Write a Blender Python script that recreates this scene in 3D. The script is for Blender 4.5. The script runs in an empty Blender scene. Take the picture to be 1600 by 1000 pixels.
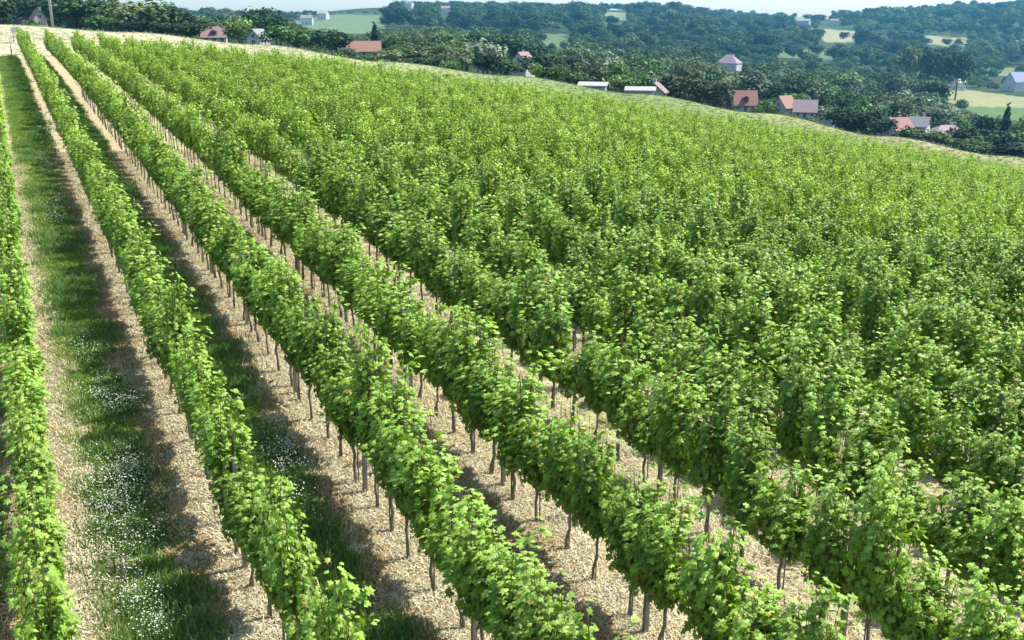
import bpy, math, random
import numpy as np
random.seed(7); RNG = np.random.default_rng(7)
scene = bpy.context.scene
COL = scene.collection
R = math.radians

# ------------------------------------------------------------------ camera, sky, sun, exposure
FPX = 1500.0                                   # focal length in pixels of a 1600 px wide frame
TH = math.atan(460 / FPX); CT, ST = math.cos(TH), math.sin(TH)
CAMZ = 8.2
cam_d = bpy.data.cameras.new('camera'); cam = bpy.data.objects.new('camera', cam_d); COL.objects.link(cam)
cam_d.sensor_width = 36; cam_d.lens = 36 * FPX / 1600; cam_d.clip_start = .1; cam_d.clip_end = 12000
cam.location = (0, 0, CAMZ); cam.rotation_euler = (math.pi / 2 - TH, 0, 0)
scene.camera = cam

SUN_AZ, SUN_EL = R(72), R(56)                  # azimuth clockwise from +Y
world = bpy.data.worlds.new('World'); scene.world = world; world.use_nodes = True
nt = world.node_tree; nt.nodes.clear()
sky = nt.nodes.new('ShaderNodeTexSky'); sky.sky_type = 'NISHITA'; sky.sun_disc = False
sky.sun_elevation = SUN_EL; sky.sun_rotation = SUN_AZ; sky.dust_density = 1.6; sky.ozone_density = 1.5
bg = nt.nodes.new('ShaderNodeBackground'); bg.inputs['Strength'].default_value = 0.15
wo = nt.nodes.new('ShaderNodeOutputWorld')
nt.links.new(sky.outputs[0], bg.inputs[0]); nt.links.new(bg.outputs[0], wo.inputs[0])
sd = bpy.data.lights.new('sun', 'SUN'); sd.energy = 4.1; sd.angle = R(.5); sd.color = (1, .955, .88)
sun = bpy.data.objects.new('sun', sd); COL.objects.link(sun)
from mathutils import Vector, Matrix
SV = Vector((math.sin(SUN_AZ) * math.cos(SUN_EL), math.cos(SUN_AZ) * math.cos(SUN_EL), math.sin(SUN_EL)))
sun.rotation_euler = SV.to_track_quat('Z', 'Y').to_euler(); sun.location = (30, 0, 60)
scene.view_settings.view_transform = 'Standard'; scene.view_settings.look = 'None'
scene.view_settings.exposure = 1.22; scene.view_settings.gamma = 1
try:
    scene.cycles.max_bounces = 6; scene.cycles.diffuse_bounces = 2; scene.cycles.transmission_bounces = 3
    scene.cycles.transparent_max_bounces = 4; scene.cycles.volume_bounces = 0; scene.cycles.caustics_reflective = False
    scene.cycles.caustics_refractive = False
except Exception:
    pass

# ------------------------------------------------------------------ the lie of the land
DV = np.array([-0.45921277, 0.88832631]); DU = np.array([DV[1], -DV[0]])   # along / across the vine rows
GX = -.0308; GY = (0.0648 - GX * DV[0]) / DV[1]
CU, CV = .00424, .000258
YEND = 96.0                                     # where the rows stop
ROW_S, ROW_0 = 2.25, -.1

def uv(X, Y): return X * DU[0] + Y * DU[1], X * DV[0] + Y * DV[1]
def xy(u, v): return u * DU[0] + v * DV[0], u * DU[1] + v * DV[1]

def near_z(X, Y):
    u, v = uv(X, Y)
    uu = np.clip(u, 0, 130); vv = np.clip(v - 30, 0, 100)
    return -CAMZ + GX * X + GY * np.clip(Y, -60, 400) - CU * uu ** 2 / (1 + uu / 44.6) - CV * vv ** 2 - np.clip(u - 130, 0, 1e9) * .25

TC = np.array([-200, 0, 200, 400, 600, 800, 1000, 1200, 1400, 1600, 1800], float)
TD = np.array([113, 180, 250, 350, 450, 600, 800, 1000, 1300, 1700, 2300, 3500, 6000], float)
TY = np.array([
    [34, 39, 51, 70, 97, 119, 147, 177, 213, 244, 290],     # 113 crest of the field
    [42, 47, 59, 80, 106, 130, 158, 190, 228, 262, 310],    # 180
    [44, 50, 62, 82, 104, 130, 156, 190, 226, 258, 300],    # 250
    [44, 50, 60, 75, 92, 118, 148, 176, 208, 236, 270],     # 350
    [44, 50, 57, 68, 82, 106, 134, 158, 188, 205, 225],     # 450
    [40, 44, 50, 60, 72, 92, 116, 136, 158, 172, 182],      # 600
    [38, 42, 46, 54, 62, 76, 96, 112, 132, 140, 146],       # 800
    [36, 39, 42, 48, 48, 58, 76, 88, 104, 114, 120],        # 1000
    [33, 34, 36, 36, 26, 36, 46, 62, 72, 84, 88],           # 1300
    [30, 30, 31, 27, 12, 16, 22, 44, 36, 28, 24],           # 1700
    [28, 27, 28, 26, 16, 14, 16, 31, 16, 8, 4],             # 2300
    [28, 27, 26, 24, 22, 22, 22, 28, 24, 22, 20],           # 3500
    [34, 34, 34, 34, 34, 34, 34, 34, 34, 34, 34]], float)

def ground(X, Y):
    X = np.asarray(X, float); Y = np.asarray(Y, float)
    X, Y = np.broadcast_arrays(X, Y)
    r = np.hypot(X, Y)
    D = np.maximum(Y, .8 * r)
    zn = near_z(X, Y)
    D0 = YEND + 3
    f = np.where(D > D0, D0 / np.maximum(D, 1e-6), 1)
    z0 = near_z(X * f, Y * f)
    col = np.clip(800 + 1500 * X / (.956 * np.maximum(D, 1)), TC[0], TC[-1])
    ci = np.clip(np.searchsorted(TC, col) - 1, 0, len(TC) - 2)
    cf = (col - TC[ci]) / (TC[ci + 1] - TC[ci]); cf = cf * cf * (3 - 2 * cf)
    ys = TY[:, ci] * (1 - cf) + TY[:, ci + 1] * cf
    t = (500 - ys) / FPX
    zk = TD.reshape((-1,) + (1,) * X.ndim) * (t * CT - ST) / (CT + t * ST)
    K = np.concatenate([z0[None], zk]); DK = np.concatenate([[D0], TD])
    di = np.clip(np.searchsorted(DK, D) - 1, 0, len(DK) - 2)
    df = np.clip((D - DK[di]) / (DK[di + 1] - DK[di]), 0, 1)
    if K.ndim == 1:
        far = K[di] * (1 - df) + K[di + 1] * df
    else:
        far = np.take_along_axis(K, di[None], 0)[0] * (1 - df) + np.take_along_axis(K, (di + 1)[None], 0)[0] * df
    return np.where(D > D0, far, zn) + CAMZ

def gz(x, y): return float(ground(np.array([x]), np.array([y]))[0])
def project(X, Y, Z):
    z = Z - CAMZ
    dp = Y * CT - z * ST; up = Y * ST + z * CT
    return 800 + FPX * X / dp, 500 - FPX * up / dp, dp
def spot(col, Y):                               # a point on the ground in the direction of a picture column, Y metres away
    X = (col - 800) / FPX * Y * CT
    for _ in range(3):
        z = gz(X, Y); X = (col - 800) / FPX * (Y * CT - (z - CAMZ) * ST)
    return X, Y, gz(X, Y)

# ------------------------------------------------------------------ helpers
def nmat(name, base=(.5, .5, .5), rough=.8, scale=None, var=.25, base2=None, spec=.3, bump=0, metallic=0):
    m = bpy.data.materials.new(name); m.use_nodes = True; n = m.node_tree; L = n.links
    b = n.nodes['Principled BSDF']; b.inputs['Roughness'].default_value = rough
    b.inputs['Specular IOR Level'].default_value = spec; b.inputs['Metallic'].default_value = metallic
    if scale:
        tc = n.nodes.new('ShaderNodeTexCoord'); no = n.nodes.new('ShaderNodeTexNoise'); no.inputs['Scale'].default_value = scale
        no.inputs['Detail'].default_value = 6; L.new(tc.outputs['Object'], no.inputs[0])
        cr = n.nodes.new('ShaderNodeValToRGB'); L.new(no.outputs[0], cr.inputs[0])
        b2 = base2 or tuple(c * (1 - var) for c in base)
        cr.color_ramp.elements[0].position = .35; cr.color_ramp.elements[0].color = (*b2, 1)
        cr.color_ramp.elements[1].position = .65; cr.color_ramp.elements[1].color = (*base, 1)
        L.new(cr.outputs[0], b.inputs[0])
        if bump:
            bp = n.nodes.new('ShaderNodeBump'); bp.inputs['Strength'].default_value = bump
            L.new(no.outputs[0], bp.inputs['Height']); L.new(bp.outputs[0], b.inputs['Normal'])
    else:
        b.inputs[0].default_value = (*base, 1)
    return m

def leafmat(name, trans=.35, rough=.5, spec=.35, tint=(1.25, 1.3, .5), vr=(.82, 1.18)):
    m = bpy.data.materials.new(name); m.use_nodes = True; n = m.node_tree; L = n.links
    b = n.nodes['Principled BSDF']; out = n.nodes['Material Output']
    b.inputs['Roughness'].default_value = rough; b.inputs['Specular IOR Level'].default_value = spec
    a = n.nodes.new('ShaderNodeAttribute'); a.attribute_name = 'lc'
    oi = n.nodes.new('ShaderNodeObjectInfo')
    hs = n.nodes.new('ShaderNodeHueSaturation')
    mr = n.nodes.new('ShaderNodeMapRange'); mr.inputs[3].default_value, mr.inputs[4].default_value = vr
    L.new(oi.outputs['Random'], mr.inputs[0]); L.new(mr.outputs[0], hs.inputs['Value']); L.new(a.outputs['Color'], hs.inputs['Color'])
    L.new(hs.outputs[0], b.inputs[0])
    t = n.nodes.new('ShaderNodeBsdfTranslucent')
    mx = n.nodes.new('ShaderNodeMix'); mx.data_type = 'RGBA'; mx.blend_type = 'MULTIPLY'; mx.inputs[0].default_value = 1
    L.new(hs.outputs[0], mx.inputs[6]); mx.inputs[7].default_value = (*tint, 1); L.new(mx.outputs[2], t.inputs[0])
    ms = n.nodes.new('ShaderNodeMixShader'); ms.inputs[0].default_value = trans
    L.new(b.outputs[0], ms.inputs[1]); L.new(t.outputs[0], ms.inputs[2]); L.new(ms.outputs[0], out.inputs[0])
    return m

def np_mesh(name, V, faces_flat, loop_tot, mat, cols=None, smooth=False):
    me = bpy.data.meshes.new(name); V = np.asarray(V, np.float32)
    me.vertices.add(len(V)); me.vertices.foreach_set('co', V.ravel())
    ff = np.asarray(faces_flat, np.int32).ravel(); lt = np.asarray(loop_tot, np.int32)
    me.loops.add(len(ff)); me.loops.foreach_set('vertex_index', ff)
    me.polygons.add(len(lt)); me.polygons.foreach_set('loop_start', np.concatenate([[0], np.cumsum(lt)[:-1]]).astype(np.int32))
    me.update(calc_edges=True); me.validate()
    if cols is not None:
        ca = me.color_attributes.new('lc', 'FLOAT_COLOR', 'POINT')
        c4 = np.ones((len(V), 4), np.float32); c4[:, :3] = cols; ca.data.foreach_set('color', c4.ravel())
    for m in (mat if isinstance(mat, (list, tuple)) else [mat]): me.materials.append(m)
    me.polygons.foreach_set('use_smooth', [smooth] * len(lt))
    return me

def obj(name, me, parent=None, loc=None):
    o = bpy.data.objects.new(name, me); COL.objects.link(o)
    if parent is not None: o.parent = parent
    if loc is not None: o.location = loc
    return o
def tag(o, label=None, cat=None, group=None, kind=None):
    if label: o['label'] = label
    if cat: o['category'] = cat
    if group: o['group'] = group
    if kind: o['kind'] = kind
    return o
def empty(name, loc, rz=0, sc=1):
    o = bpy.data.objects.new(name, None); COL.objects.link(o); o.location = loc; o.rotation_euler = (0, 0, rz)
    o.scale = (sc, sc, sc) if not isinstance(sc, tuple) else sc; o.empty_display_size = .2
    return o

class MB:                                       # collects simple solids into one mesh
    def __init__(s): s.v = []; s.f = []
    def poly(s, pts, faces):
        k = len(s.v); s.v += [tuple(p) for p in pts]; s.f += [[k + i for i in f] for f in faces]; return s
    def box(s, c, d, rz=0):
        x, y, z = d[0] / 2, d[1] / 2, d[2] / 2; ca, sa = math.cos(rz), math.sin(rz)
        P = [(-x, -y, -z), (x, -y, -z), (x, y, -z), (-x, y, -z), (-x, -y, z), (x, -y, z), (x, y, z), (-x, y, z)]
        P = [(c[0] + p[0] * ca - p[1] * sa, c[1] + p[0] * sa + p[1] * ca, c[2] + p[2]) for p in P]
        return s.poly(P, [(0, 3, 2, 1), (4, 5, 6, 7), (0, 1, 5, 4), (1, 2, 6, 5), (2, 3, 7, 6), (3, 0, 4, 7)])
    def tube(s, pts, rad, n=6):
        pts = [Vector(p) for p in pts]; rings = []
        for i, p in enumerate(pts):
            d = (pts[min(i + 1, len(pts) - 1)] - pts[max(i - 1, 0)]).normalized()
            a = d.orthogonal().normalized() if abs(d.z) < .9 else Vector((1, 0, 0)).cross(d).normalized(); b = d.cross(a)
            r = rad[i] if isinstance(rad, (list, tuple)) else rad
            rings.append([p + r * (math.cos(2 * math.pi * k / n) * a + math.sin(2 * math.pi * k / n) * b) for k in range(n)])
        P = [q for r_ in rings for q in r_]; F = []
        for i in range(len(rings) - 1):
            for k in range(n):
                F.append((i * n + k, i * n + (k + 1) % n, (i + 1) * n + (k + 1) % n, (i + 1) * n + k))
        F.append(tuple(range(n))[::-1]); F.append(tuple((len(rings) - 1) * n + k for k in range(n)))
        return s.poly(P, F)
    def mesh(s, name, mat, smooth=False):
        me = bpy.data.meshes.new(name); me.from_pydata(s.v, [], s.f); me.update(); me.materials.append(mat)
        if smooth: me.polygons.foreach_set('use_smooth', [True] * len(s.f))
        return me

# ------------------------------------------------------------------ materials
M_vine = leafmat('vine_leaf', .29, .48, .32)
M_tree = leafmat('tree_leaf', .15, .7, .12, (1.1, 1.15, .6), (.6, 1.5))
M_grass = leafmat('grass_blade', .45, .6, .3)
M_straw = leafmat('straw', .1, .8, .2, (1, 1, .9))
M_bark = nmat('vine_bark', (.22, .19, .155), .9, 30, base2=(.12, .10, .08), bump=.6)
M_tbark = nmat('tree_bark', (.15, .12, .09), .9, 6, base2=(.08, .06, .045), bump=.5)
M_post = nmat('weathered_post', (.22, .19, .16), .8, 18, base2=(.13, .11, .09), bump=.3)
M_white = nmat('white_render', (.55, .53, .49), .8, 3, base2=(.45, .43, .4))
M_cream = nmat('cream_render', (.45, .39, .31), .8, 3, base2=(.37, .32, .25))
M_greyw = nmat('grey_render', (.42, .42, .42), .8, 3, base2=(.35, .35, .36))
M_blue = nmat('blue_grey_sheet', (.10, .13, .26), .5, 4, base2=(.07, .09, .2))
M_glass = nmat('dark_glass', (.03, .04, .05), .15, spec=.6)
M_door = nmat('brown_door', (.12, .07, .04), .6, 9, base2=(.09, .05, .03))

def tilemat(name, a, b):                        # rows of roof tiles
    m = bpy.data.materials.new(name); m.use_nodes = True; n = m.node_tree; L = n.links; p = n.nodes['Principled BSDF']
    p.inputs['Roughness'].default_value = .75
    tc = n.nodes.new('ShaderNodeTexCoord'); br = n.nodes.new('ShaderNodeTexBrick'); br.inputs['Scale'].default_value = 2.2
    br.inputs['Color1'].default_value = (*a, 1); br.inputs['Color2'].default_value = (*b, 1); br.inputs['Mortar'].default_value = (a[0] * .45, a[1] * .45, a[2] * .45, 1)
    br.inputs['Mortar Size'].default_value = .03
    no = n.nodes.new('ShaderNodeTexNoise'); no.inputs['Scale'].default_value = 1.3
    mx = n.nodes.new('ShaderNodeMix'); mx.data_type = 'RGBA'; mx.blend_type = 'MULTIPLY'; mx.inputs[0].default_value = .5
    L.new(tc.outputs['Object'], br.inputs['Vector']); L.new(tc.outputs['Object'], no.inputs[0])
    L.new(br.outputs[0], mx.inputs[6]); L.new(no.outputs[1], mx.inputs[7]); L.new(mx.outputs[2], p.inputs[0])
    return m
M_red = tilemat('red_tile', (.34, .13, .095), (.27, .11, .08))
M_orange = tilemat('orange_tile', (.34, .17, .11), (.28, .14, .09))
M_mauve = tilemat('mauve_tile', (.36, .24, .27), (.29, .2, .23))
M_purple = tilemat('purple_tile', (.33, .19, .24), (.27, .15, .2))
M_greyr = tilemat('grey_tile', (.3, .3, .31), (.24, .24, .25))
M_pale = tilemat('pale_sheet', (.5, .48, .42), (.44, .42, .37))
M_pink = tilemat('pink_tile', (.33, .19, .17), (.27, .16, .14))

# ------------------------------------------------------------------ ground: one sheet to the horizon
FIELDS = [  # (polygon in picture columns / rows of the land as it lies, nearest D, farthest D, colour)
    ([(1455, 135), (1500, 138), (1600, 152), (1760, 165), (1760, 178), (1600, 168), (1500, 166), (1470, 155)], 330, 1000, (.20, .20, .09)),
    ([(1500, 166), (1600, 168), (1760, 178), (1760, 205), (1600, 190), (1530, 182)], 330, 900, (.07, .13, .035)),
    ([(1268, 44), (1335, 48), (1345, 66), (1290, 66)], 900, 2500, (.22, .21, .11)),
    ([(1425, 54), (1512, 60), (1512, 72), (1450, 70)], 900, 2500, (.20, .20, .10)),
    ([(1210, 76), (1300, 78), (1310, 95), (1215, 90)], 600, 2000, (.085, .115, .045)),
    ([(838, 52), (895, 54), (890, 76), (850, 74)], 600, 2500, (.08, .12, .05)),
    ([(940, 18), (980, 20), (980, 32), (945, 30)], 900, 2600, (.15, .17, .09)),
    ([(470, 30), (530, 22), (600, 24), (600, 46), (540, 52), (470, 48)], 800, 2600, (.10, .15, .07)),
    ([(462, 30), (600, 30), (590, 52), (500, 52)], 500, 1300, (.10, .15, .07)),
    ([(300, 36), (480, 32), (480, 42), (300, 44)], 900, 2600, (.10, .15, .08)),
    ([(1530, 108), (1600, 104), (1700, 110), (1700, 122), (1540, 118)], 500, 1500, (.12, .15, .06)),
    ([(1225, 22), (1300, 24), (1300, 30), (1225, 30)], 1500, 2600, (.2, .2, .11)),
]
def in_poly(x, y, P):
    c = np.zeros(np.shape(x), bool); n = len(P); j = n - 1
    for i in range(n):
        xi, yi = P[i]; xj, yj = P[j]
        if yi != yj:
            c ^= ((yi > y) != (yj > y)) & (x < (xj - xi) * (y - yi) / (yj - yi) + xi)
        j = i
    return c
def field_at(X, Y, Z):
    px, py, dp = project(X, Y, Z); D = np.maximum(Y, .8 * np.hypot(X, Y))
    idx = np.full(np.shape(X), -1)
    for i, (P, a, b, c) in enumerate(FIELDS):
        idx[(idx < 0) & (dp > 1) & (D > a) & (D < b) & in_poly(px, py, P)] = i
    return idx

def make_ground():
    rad = np.concatenate([np.linspace(1.5, 60, 60), 60 * (120 / 60) ** (np.arange(1, 50) / 49), 120 * (2600 / 120) ** (np.arange(1, 210) / 209), [2900, 3500]])
    az = np.concatenate([np.linspace(-38, 38, 560), np.linspace(38, 322, 90)[1:-1]]) * math.pi / 180
    A, Rr = np.meshgrid(az, rad); X = Rr * np.sin(A); Y = Rr * np.cos(A)
    Z = ground(X, Y); nA = len(az); nR = len(rad)
    mid = RNG.normal(0, 1, Z.shape)
    D = np.maximum(Y, .8 * Rr)
    Z = Z + .012 * mid * (Rr < 60)
    V = np.stack([X, Y, Z], -1).reshape(-1, 3)
    C = np.zeros((nR, nA, 3)); C[:] = (.022, .038, .014)                       # woodland floor / rough grass
    n1 = np.sin(X * .021 + 1.3 * np.sin(Y * .017)) * np.sin(Y * .013 + 2) * .5 + .5
    C += n1[..., None] * np.array([.02, .028, .006])
    fi = field_at(X, Y, Z)
    for i, f in enumerate(FIELDS): C[fi == i] = f[3]
    head = (D < 132) & (D > 20)
    u, v = uv(X, Y)
    w = np.clip((u - 15) / 40, 0, 1)[..., None]
    w2 = np.clip((u - 70) / 20, 0, 1)[..., None]
    hc = (1 - w) * np.array([.40, .37, .24]) + w * np.array([.15, .20, .07])
    hc = (1 - w2) * hc + w2 * np.array([.24, .235, .11])
    C = np.where(head[..., None], hc, C)
    i0 = np.arange(nR - 1)[:, None] * nA; k = np.arange(nA)[None, :]; k2 = (k + 1) % nA
    F = np.stack([i0 + k, i0 + k2, i0 + nA + k2, i0 + nA + k], -1).reshape(-1, 4)
    cen = len(V); V = np.vstack([V, [[0, 0, gz(0, 0)]]]); C = np.vstack([C.reshape(-1, 3), [[.3, .3, .2]]])
    T = np.stack([np.full(nA, cen), k[0], k2[0]], -1)[:, ::-1]
    F = F[:, ::-1]
    flat = np.concatenate([F.ravel(), T.ravel()]); lt = np.concatenate([np.full(len(F), 4), np.full(len(T), 3)])
    # material
    m = bpy.data.materials.new('hillside_ground'); m.use_nodes = True; n = m.node_tree; L = n.links; b = n.nodes['Principled BSDF']
    b.inputs['Roughness'].default_value = .95; b.inputs['Specular IOR Level'].default_value = .1
    def N(t, **kw):
        q = n.nodes.new(t)
        for a_, v_ in kw.items(): setattr(q, a_, v_)
        return q
    def math_(op, a, b_=None, c=None):
        q = N('ShaderNodeMath', operation=op)
        for i, s in enumerate((a, b_, c)):
            if s is None: continue
            if isinstance(s, (int, float)): q.inputs[i].default_value = s
            else: L.new(s, q.inputs[i])
        return q.outputs[0]
    def noise(scale, detail=5, vec=None, rough=.6):
        q = N('ShaderNodeTexNoise'); q.inputs['Scale'].default_value = scale; q.inputs['Detail'].default_value = detail; q.inputs['Roughness'].default_value = rough
        L.new(vec or tc.outputs['Object'], q.inputs[0]); return q
    def mix(f, a, b_):
        q = N('ShaderNodeMix', data_type='RGBA')
        if isinstance(f, (int, float)): q.inputs[0].default_value = f
        else: L.new(f, q.inputs[0])
        for i, s in ((6, a), (7, b_)):
            if isinstance(s, tuple): q.inputs[i].default_value = (*s, 1)
            else: L.new(s, q.inputs[i])
        return q.outputs[2]
    def step(x, a, b_):
        q = N('ShaderNodeMapRange', interpolation_type='SMOOTHSTEP'); L.new(x, q.inputs[0]); q.inputs[1].default_value = a; q.inputs[2].default_value = b_
        return q.outputs[0]
    tc = N('ShaderNodeTexCoord')
    dp = N('ShaderNodeVectorMath', operation='DOT_PRODUCT'); L.new(tc.outputs['Object'], dp.inputs[0]); dp.inputs[1].default_value = (DU[0], DU[1], 0)
    big = noise(.9, 4); fine = noise(14, 6, rough=.7); mid_ = noise(4, 5, rough=.7)
    uu = math_('ADD', dp.outputs['Value'], math_('MULTIPLY', math_('SUBTRACT', big.outputs[0], .5), .5))
    uu = math_('ADD', uu, math_('MULTIPLY', math_('SUBTRACT', mid_.outputs[0], .5), .45))
    s_ = math_('DIVIDE', math_('SUBTRACT', uu, ROW_0), ROW_S)
    fr = math_('FRACT', s_)
    straw = mix(step(fine.outputs[0], .38, .62), (.24, .19, .105), (.46, .40, .25))
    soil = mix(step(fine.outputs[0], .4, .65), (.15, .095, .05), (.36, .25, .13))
    green = mix(step(fine.outputs[0], .35, .65), (.06, .10, .03), (.20, .26, .09))
    gmask = math_('MULTIPLY', step(fr, .15, .22), math_('SUBTRACT', 1.0, step(fr, .62, .74)))
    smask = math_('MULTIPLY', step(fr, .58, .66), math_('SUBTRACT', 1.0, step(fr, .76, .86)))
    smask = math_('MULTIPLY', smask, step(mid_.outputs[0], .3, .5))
    less = step(dp.outputs['Value'], 3.9, 4.4)                     # alleys farther right are dry
    gm2 = math_('MULTIPLY', gmask, math_('SUBTRACT', 1.0, math_('MULTIPLY', less, math_('SUBTRACT', 1.0, step(big.outputs[0], .5, .62)))))
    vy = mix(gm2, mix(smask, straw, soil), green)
    vy = mix(math_('MULTIPLY', step(mid_.outputs[0], .56, .68), .5), vy, green)
    at = N('ShaderNodeAttribute', attribute_name='lc')
    farn = noise(.09, 9, rough=.75)
    hv = N('ShaderNodeHueSaturation'); L.new(at.outputs['Color'], hv.inputs['Color'])
    mrr = N('ShaderNodeMapRange'); L.new(farn.outputs[0], mrr.inputs[0]); mrr.inputs[1].default_value = .3; mrr.inputs[2].default_value = .7; mrr.inputs[3].default_value = .7; mrr.inputs[4].default_value = 1.25
    L.new(mrr.outputs[0], hv.inputs['Value'])
    sy = N('ShaderNodeSeparateXYZ'); L.new(tc.outputs['Object'], sy.inputs[0])
    beyond = step(math_('ADD', sy.outputs[1], math_('MULTIPLY', math_('SUBTRACT', big.outputs[0], .5), 4)), YEND, YEND + 2)
    L.new(mix(beyond, vy, hv.outputs[0]), b.inputs[0])
    bp = N('ShaderNodeBump'); bp.inputs['Strength'].default_value = .8; bp.inputs['Distance'].default_value = .06
    L.new(math_('ADD', fine.outputs[0], mid_.outputs[0]), bp.inputs['Height']); L.new(bp.outputs[0], b.inputs['Normal'])
    me = np_mesh('ground', V, flat, lt, m, C, True)
    return tag(obj('ground', me), kind='structure')
make_ground()

# ------------------------------------------------------------------ scattering many instances as ONE stuff object
def scatter(name, protos, P, rz, sc, idx, label, cat=None, tilt=None):
    me = bpy.data.meshes.new(name); n = len(P)
    me.vertices.add(n); me.vertices.foreach_set('co', np.asarray(P, np.float32).ravel())
    rot = np.zeros((n, 3), np.float32); rot[:, 2] = rz
    if tilt is not None: rot[:, :2] = tilt
    a = me.attributes.new('rot', 'FLOAT_VECTOR', 'POINT'); a.data.foreach_set('vector', rot.ravel())
    s3 = np.asarray(sc, np.float32); s3 = np.repeat(s3[:, None], 3, 1) if s3.ndim == 1 else s3
    a = me.attributes.new('scl', 'FLOAT_VECTOR', 'POINT'); a.data.foreach_set('vector', s3.ravel())
    a = me.attributes.new('idx', 'INT', 'POINT'); a.data.foreach_set('value', np.asarray(idx, np.int32))
    me.update()
    g = bpy.data.node_groups.new(name, 'GeometryNodeTree')
    g.interface.new_socket('Geometry', in_out='INPUT', socket_type='NodeSocketGeometry')
    g.interface.new_socket('Geometry', in_out='OUTPUT', socket_type='NodeSocketGeometry')
    gi = g.nodes.new('NodeGroupInput'); go = g.nodes.new('NodeGroupOutput')
    ip = g.nodes.new('GeometryNodeInstanceOnPoints'); ge = g.nodes.new('GeometryNodeJoinGeometry')
    for pm in reversed(protos):                 # the last link comes first in a join
        po = bpy.data.objects.new(name + '_source', pm)
        oi = g.nodes.new('GeometryNodeObjectInfo'); oi.inputs['Object'].default_value = po; oi.inputs['As Instance'].default_value = False
        gt = g.nodes.new('GeometryNodeGeometryToInstance'); g.links.new(oi.outputs['Geometry'], gt.inputs[0]); g.links.new(gt.outputs[0], ge.inputs[0])
    def attr(nm, dt):
        q = g.nodes.new('GeometryNodeInputNamedAttribute'); q.data_type = dt; q.inputs['Name'].default_value = nm; return q.outputs['Attribute']
    g.links.new(gi.outputs[0], ip.inputs['Points']); g.links.new(ge.outputs[0], ip.inputs['Instance'])
    ip.inputs['Pick Instance'].default_value = True
    g.links.new(attr('idx', 'INT'), ip.inputs['Instance Index'])
    er = g.nodes.new('FunctionNodeEulerToRotation'); g.links.new(attr('rot', 'FLOAT_VECTOR'), er.inputs[0])
    g.links.new(er.outputs[0], ip.inputs['Rotation']); g.links.new(attr('scl', 'FLOAT_VECTOR'), ip.inputs['Scale'])
    g.links.new(ip.outputs[0], go.inputs[0])
    o = obj(name, me); md = o.modifiers.new('scatter', 'NODES'); md.node_group = g
    return tag(o, label, cat, kind='stuff')

# ------------------------------------------------------------------ leaves
LOBE = np.array([(0, 0), (.26, -.16), (.54, .10), (.33, .30), (.56, .66), (.2, .62), (0, 1.0), (-.2, .62), (-.56, .66), (-.33, .30), (-.54, .10), (-.26, -.16)], float)
def leaf_mesh_arrays(P, Nn, T, S, C, detail=True):
    """P positions, Nn normals, T tip directions, S sizes, C colours -> mesh arrays"""
    Nn = Nn / np.linalg.norm(Nn, axis=1, keepdims=True)
    T = T - (T * Nn).sum(1, keepdims=True) * Nn; T /= np.maximum(np.linalg.norm(T, axis=1, keepdims=True), 1e-6)
    Xa = np.cross(T, Nn)
    if detail:
        tv = np.vstack([[(0, .38)], LOBE]); tz = np.concatenate([[0], -.10 - .12 * np.abs(LOBE[:, 0]) - .16 * (LOBE[:, 1] > .9)])
        tz[1] = 0; F = np.array([(0, 1 + i, 1 + (i + 1) % 12) for i in range(12)])
    else:
        tv = np.array([(0, 0), (.52, .35), (0, 1), (-.52, .35)]); tz = np.array([0, -.16, -.06, -.16]); F = np.array([(0, 1, 2), (0, 2, 3)])
    k = len(tv)
    V = P[:, None] + S[:, None, None] * (tv[None, :, 0, None] * Xa[:, None] + tv[None, :, 1, None] * T[:, None] + tz[None, :, None] * Nn[:, None])
    FF = (F[None] + (np.arange(len(P)) * k)[:, None, None]).reshape(-1, 3)
    return V.reshape(-1, 3), FF, np.repeat(C, k, 0)

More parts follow.
